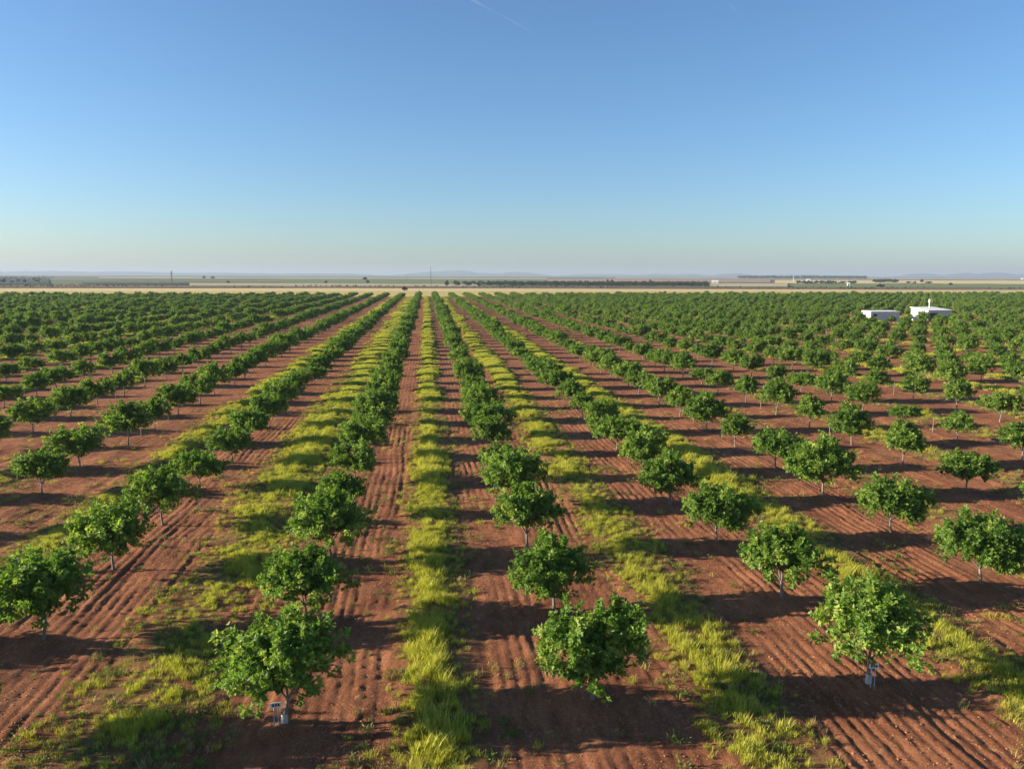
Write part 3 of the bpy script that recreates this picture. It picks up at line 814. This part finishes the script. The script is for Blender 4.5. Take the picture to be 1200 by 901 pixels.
# ------------------------------------------------------------------ far things: poles, huts, single trees, groves
def utility_pole(px, dist, h, label, arms=1, lattice=False):
    x, y = ground_at(px, dist)
    t = empty('utility_pole', (x, y, 0), -bearing(px) + 0.5)
    tag(t, label, 'utility pole', 'utility poles on the plain')
    if not lattice:
        mb = MB(); mb.tube([(0, 0, -0.5), (0, 0, h * .5), (0, 0, h)], [0.20, 0.17, 0.13], 8); link('post', mb.mesh('post', M_DARKWOOD, True), t)
    else:
        mb = MB(); b = 0.75
        for sx, sy in ((-1, -1), (1, -1), (1, 1), (-1, 1)): mb.tube([(sx * b, sy * b, -0.5), (sx * b * .6, sy * b * .6, h * .5), (sx * .18, sy * .18, h)], [0.09, 0.08, 0.07], 5)
        link('post', mb.mesh('post', M_DARKWOOD), t)
        mb = MB()
        for k in range(7):
            z0, z1 = h * k / 7, h * (k + 1) / 7; b0, b1 = b + (0.18 - b) * k / 7, b + (0.18 - b) * (k + 1) / 7
            for (ax, ay), (cx, cy) in (((-1, -1), (1, -1)), ((1, -1), (1, 1)), ((1, 1), (-1, 1)), ((-1, 1), (-1, -1))):
                mb.tube([(ax * b0, ay * b0, z0), ((ax * b0 + cx * b1) / 2, (ay * b0 + cy * b1) / 2, (z0 + z1) / 2), (cx * b1, cy * b1, z1)], [0.045] * 3, 4)
        link('bracing', mb.mesh('bracing', M_DARKWOOD), t)
    for a in range(arms):
        z = h - 0.5 - a * 1.2
        mb = MB(); mb.box(-1.2, 1.2, -0.21, -0.13, z, z + 0.14); arm = link('crossarm', mb.mesh('crossarm', M_DARKWOOD), t)
        for sx in (-1.05, 0.0, 1.05):
            mb = MB(); mb.tube([(sx, -0.17, z + 0.13), (sx, -0.17, z + 0.28), (sx, -0.17, z + 0.42)], [0.07, 0.09, 0.05], 6); link('insulator', mb.mesh('insulator', M_STEEL), arm)
utility_pole(505.5, 612, 16.2, 'tall slim dark utility pole in front of the blue hills')
utility_pole(204.5, 640, 12.6, 'dark lattice utility pole before the long ridge', 2, True)
utility_pole(478, 1250, 10.5, 'small far utility pole beside the two lone trees')

x, y = ground_at(926.5, 1330)
t = tag(empty('mast', (x, y, 0)), 'slim white mast standing on the pale plain near a white farmhouse', 'mast')
mb = MB(); mb.tube([(0, 0, -0.5), (0, 0, 5), (0, 0, 10.8)], [0.42, 0.36, 0.26], 8); link('post', mb.mesh('post', M_WHITE, True), t)
mb = MB(); mb.tube([(0, 0, 10.7), (0, 0, 11.0), (0, 0, 11.5)], [0.4, 0.5, 0.2], 8); link('cap', mb.mesh('cap', M_STEEL, True), t)

def hut(px, dist, lx, ly, h, label, name='farm_hut', dark_win=True):
    x, y = ground_at(px, dist)
    t = tag(empty(name, (x, y, 0), -0.35), label, 'hut', 'far white farm buildings')
    mb = MB(); mb.box(-lx / 2, lx / 2, 0, ly, -0.4, h); link('wall', mb.mesh('wall', M_WHITE), t)
    mb = MB(); o = 0.25
    v = [(-lx / 2 - o, -o, h), (lx / 2 + o, -o, h), (lx / 2 + o, ly + o, h), (-lx / 2 - o, ly + o, h), (-lx / 2 - o, ly / 2, h + ly * .22), (lx / 2 + o, ly / 2, h + ly * .22)]
    mb.add(v, [(0, 1, 5, 4), (2, 3, 4, 5), (3, 2, 1, 0)]); mb.add(v, [(0, 4, 3), (1, 2, 5)])
    link('roof', mb.mesh('roof', M_ROOF), t)
    mb = MB(); mb.box(-0.5, 0.5, -0.02, 0.1, -0.1, min(2.0, h * .75)); link('door', mb.mesh('door', M_GLASS), t)
hut(991.0, 765, 2.4, 2.6, 2.8, 'tiny white hut with a dark tree behind it')
hut(944.0, 1330, 6.5, 5, 3.2, 'small white farmhouse beside the slim white mast')
hut(1195.0, 2350, 16, 8, 3.2, 'long white barn on the far plain')
hut(835.5, 1090, 9.0, 5, 2.2, 'long low pale shed on the pinkish ploughland')

FAR = []
for k in range(3):
    r = np.random.default_rng(70 + k)
    lobes = [(r.uniform(-1.1, 1.1), r.uniform(-1.1, 1.1), r.uniform(2.2, 3.4), r.uniform(1.0, 1.6), r.uniform(1.0, 1.6), r.uniform(0.8, 1.2)) for _ in range(6)]
    FAR.append(make_tree_meshes('far_tree', lobes, 80 + k, n_cl=130, leaf=0.42, m_leaf=M_OLIVE, trunk_top=1.3, cluster=0.4, trunk_r=0.16, per=6))
rust = FAR[1][1].copy(); rust.materials[0] = M_RUST
def far_tree(px, dist, h, label, k=0, crown=None, wide=1.0):
    x, y = ground_at(px, dist)
    t = empty('lone_tree', (x, y, 0), rng.uniform(0, 6))
    s = h / 4.4; t.scale = (s * wide, s * wide, s)
    tag(t, label, 'tree', 'lone trees on the plain')
    link('trunk', FAR[k][0], t); link('crown', crown or FAR[k][1], t)
far_tree(475, 436, 2.9, 'small rusty brown tree at the edge of the stubble', 1, rust, 1.3)
far_tree(429.5, 1120, 6.5, 'far one of two lone trees before the long ridge', 0)
far_tree(432, 770, 4.2, 'near one of two lone trees before the long ridge', 2)
far_tree(383.5, 790, 3.2, 'lone tree beside a dark patch of scrub', 1)
far_tree(270.5, 790, 3.2, 'lone tree on the pale straw field', 2)
far_tree(242, 1500, 6.5, 'rounder of two far trees behind the lattice pole', 0)
far_tree(252, 1450, 5.5, 'lower of two far trees behind the lattice pole', 1, None, 1.4)
far_tree(1028.5, 605, 3.3, 'broad bush at the edge of the stubble behind the low long shed', 1, None, 1.8)
far_tree(992, 830, 4.5, 'dark tree standing behind the tiny white hut', 0)
far_tree(1061, 980, 3.4, 'broad low tree first of a short line on the tan field', 0, None, 1.7)
far_tree(1067.5, 940, 3.2, 'rounded low tree second of a short line on the tan field', 1, None, 1.4)
far_tree(1075, 1010, 5.4, 'tallest tree of a short line on the tan field', 2)
far_tree(1083.5, 960, 3.6, 'widest tree of a short line on the tan field', 0, None, 2.2)
far_tree(1109, 770, 3.0, 'lone dark bush on the green brown field', 1, None, 1.5)
far_tree(760, 1060, 4.0, 'lone tree behind the dark grove', 2)
far_tree(711, 1100, 4.0, 'first of a close pair of trees behind the grove', 0)
far_tree(715.5, 1080, 3.8, 'second of a close pair of trees behind the grove', 1)

far_src = [joined('grove_source', a, b) for a, b in FAR]
pts = []
for dist in np.arange(635, 860, 9.0):                     # olive grove planted in a grid
    for px in np.arange(524, 826, 9.0 / dist * F_PX):
        if px < 580 and rng.random() < 0.45: continue
        x, y = ground_at(px + rng.normal() * 0.6, dist + rng.normal() * 1.0)
        pts.append((x, y, 0.1, rng.integers(0, 3), rng.uniform(0, 6), rng.uniform(0.55, 0.85)))
scatter('olive_grove', 'dark grove of small trees beyond the stubble', 'grove', pts, far_src)
pts = []
for (pa, pb, da, db, n, sa, sb) in ((862, 1010, 2300, 2900, 500, 1.2, 2.2), (1020, 1048, 1000, 1250, 60, 0.8, 1.2), (930, 1000, 900, 1000, 70, 0.5, 0.9)):
    for _ in range(n):
        x, y = ground_at(rng.uniform(pa, pb), rng.uniform(da, db)); pts.append((x, y, 0.1, rng.integers(0, 3), rng.uniform(0, 6), rng.uniform(sa, sb)))
scatter('far_wood', 'dark strip of woodland on the far plain', 'wood', pts, far_src)
pts = []
for _ in range(900):
    d = rng.uniform(760, 2600); px = rng.uniform(-200, 30 + 50 * rng.random())
    x, y = ground_at(px, d)
    if vnoise(np.array([x]), np.array([y]), 160, 51)[0] > -0.15: pts.append((x, y, 0.2, rng.integers(0, 3), rng.uniform(0, 6), rng.uniform(0.3, 0.8)))
for _ in range(900):
    d = rng.uniform(560, 660); px = rng.uniform(-200, 1400); x, y = ground_at(px, d)
    if vnoise(np.array([x]), np.array([y]), 45, 52)[0] > 0.15: pts.append((x, y, 0.1, rng.integers(0, 3), rng.uniform(0, 6), rng.uniform(0.15, 0.32)))
scatter('scrub', 'dark scrub and thicket before the long ridge', 'scrub', pts, far_src)

# ------------------------------------------------------------------ haze
mh = bpy.data.materials.new('haze'); mh.use_nodes = True
nt = mh.node_tree; nt.nodes.clear()
ho = nt.nodes.new('ShaderNodeOutputMaterial'); pv = nt.nodes.new('ShaderNodeVolumePrincipled')
pv.inputs['Color'].default_value = (0.46, 0.56, 0.69, 1)
pv.inputs['Density'].default_value = 1.6e-4
pv.inputs['Anisotropy'].default_value = 0.1
nt.links.new(pv.outputs[0], ho.inputs['Volume'])
mb = MB(); mb.box(-11900, 11900, -11900, 11900, -1.6, 75)
tag(link('haze', mb.mesh('haze', mh)), 'thin pale blue haze over the whole plain', 'haze', kind='stuff')

# ------------------------------------------------------------------ two faint vapour trails high in the sky
def sky_point(px, py, alt=9500.0):
    d = cam.matrix_world.to_3x3() @ Vector(((px - 600) / F_PX, -(py - 450.5) / F_PX, -1.0))
    k = (alt - CAM_H) / d.z
    return np.array([d.x * k, d.y * k, alt])
mc, nt, bs, out = new_mat('thin_vapour')
bs = N(nt, 'ShaderNodeBsdfTranslucent'); bs.inputs[0].default_value = (0.9, 0.9, 0.9, 1)
tp = N(nt, 'ShaderNodeBsdfTransparent'); ms = N(nt, 'ShaderNodeMixShader')
nt.links.new(math_n(nt, 'MULTIPLY', noise(nt, N(nt, 'ShaderNodeNewGeometry').outputs['Position'], 0.0012, 4), 0.011), ms.inputs[0])
nt.links.new(tp.outputs[0], ms.inputs[1]); nt.links.new(bs.outputs[0], ms.inputs[2]); nt.links.new(ms.outputs[0], out.inputs['Surface'])
for (a, b, lab) in (((538, -8), (628, 40), 'longer faint white vapour trail high in the blue sky'), ((838, -14), (866, 18), 'shorter faint white vapour trail high in the blue sky')):
    A, B = sky_point(*a), sky_point(*b)
    mb = MB()
    for w in (1.0, 0.6):
        ks = np.linspace(0, 1, 12)
        mb.tube([A * (1 - k) + B * k for k in ks], 75 * w * (0.55 + 0.45 * np.sin(ks * 9 + w)) * np.clip(1.15 - ks, 0.1, 1), 10)
    tag(link('vapour_trail', mb.mesh('vapour_trail', mc, True)), lab, 'vapour trail', 'vapour trails')
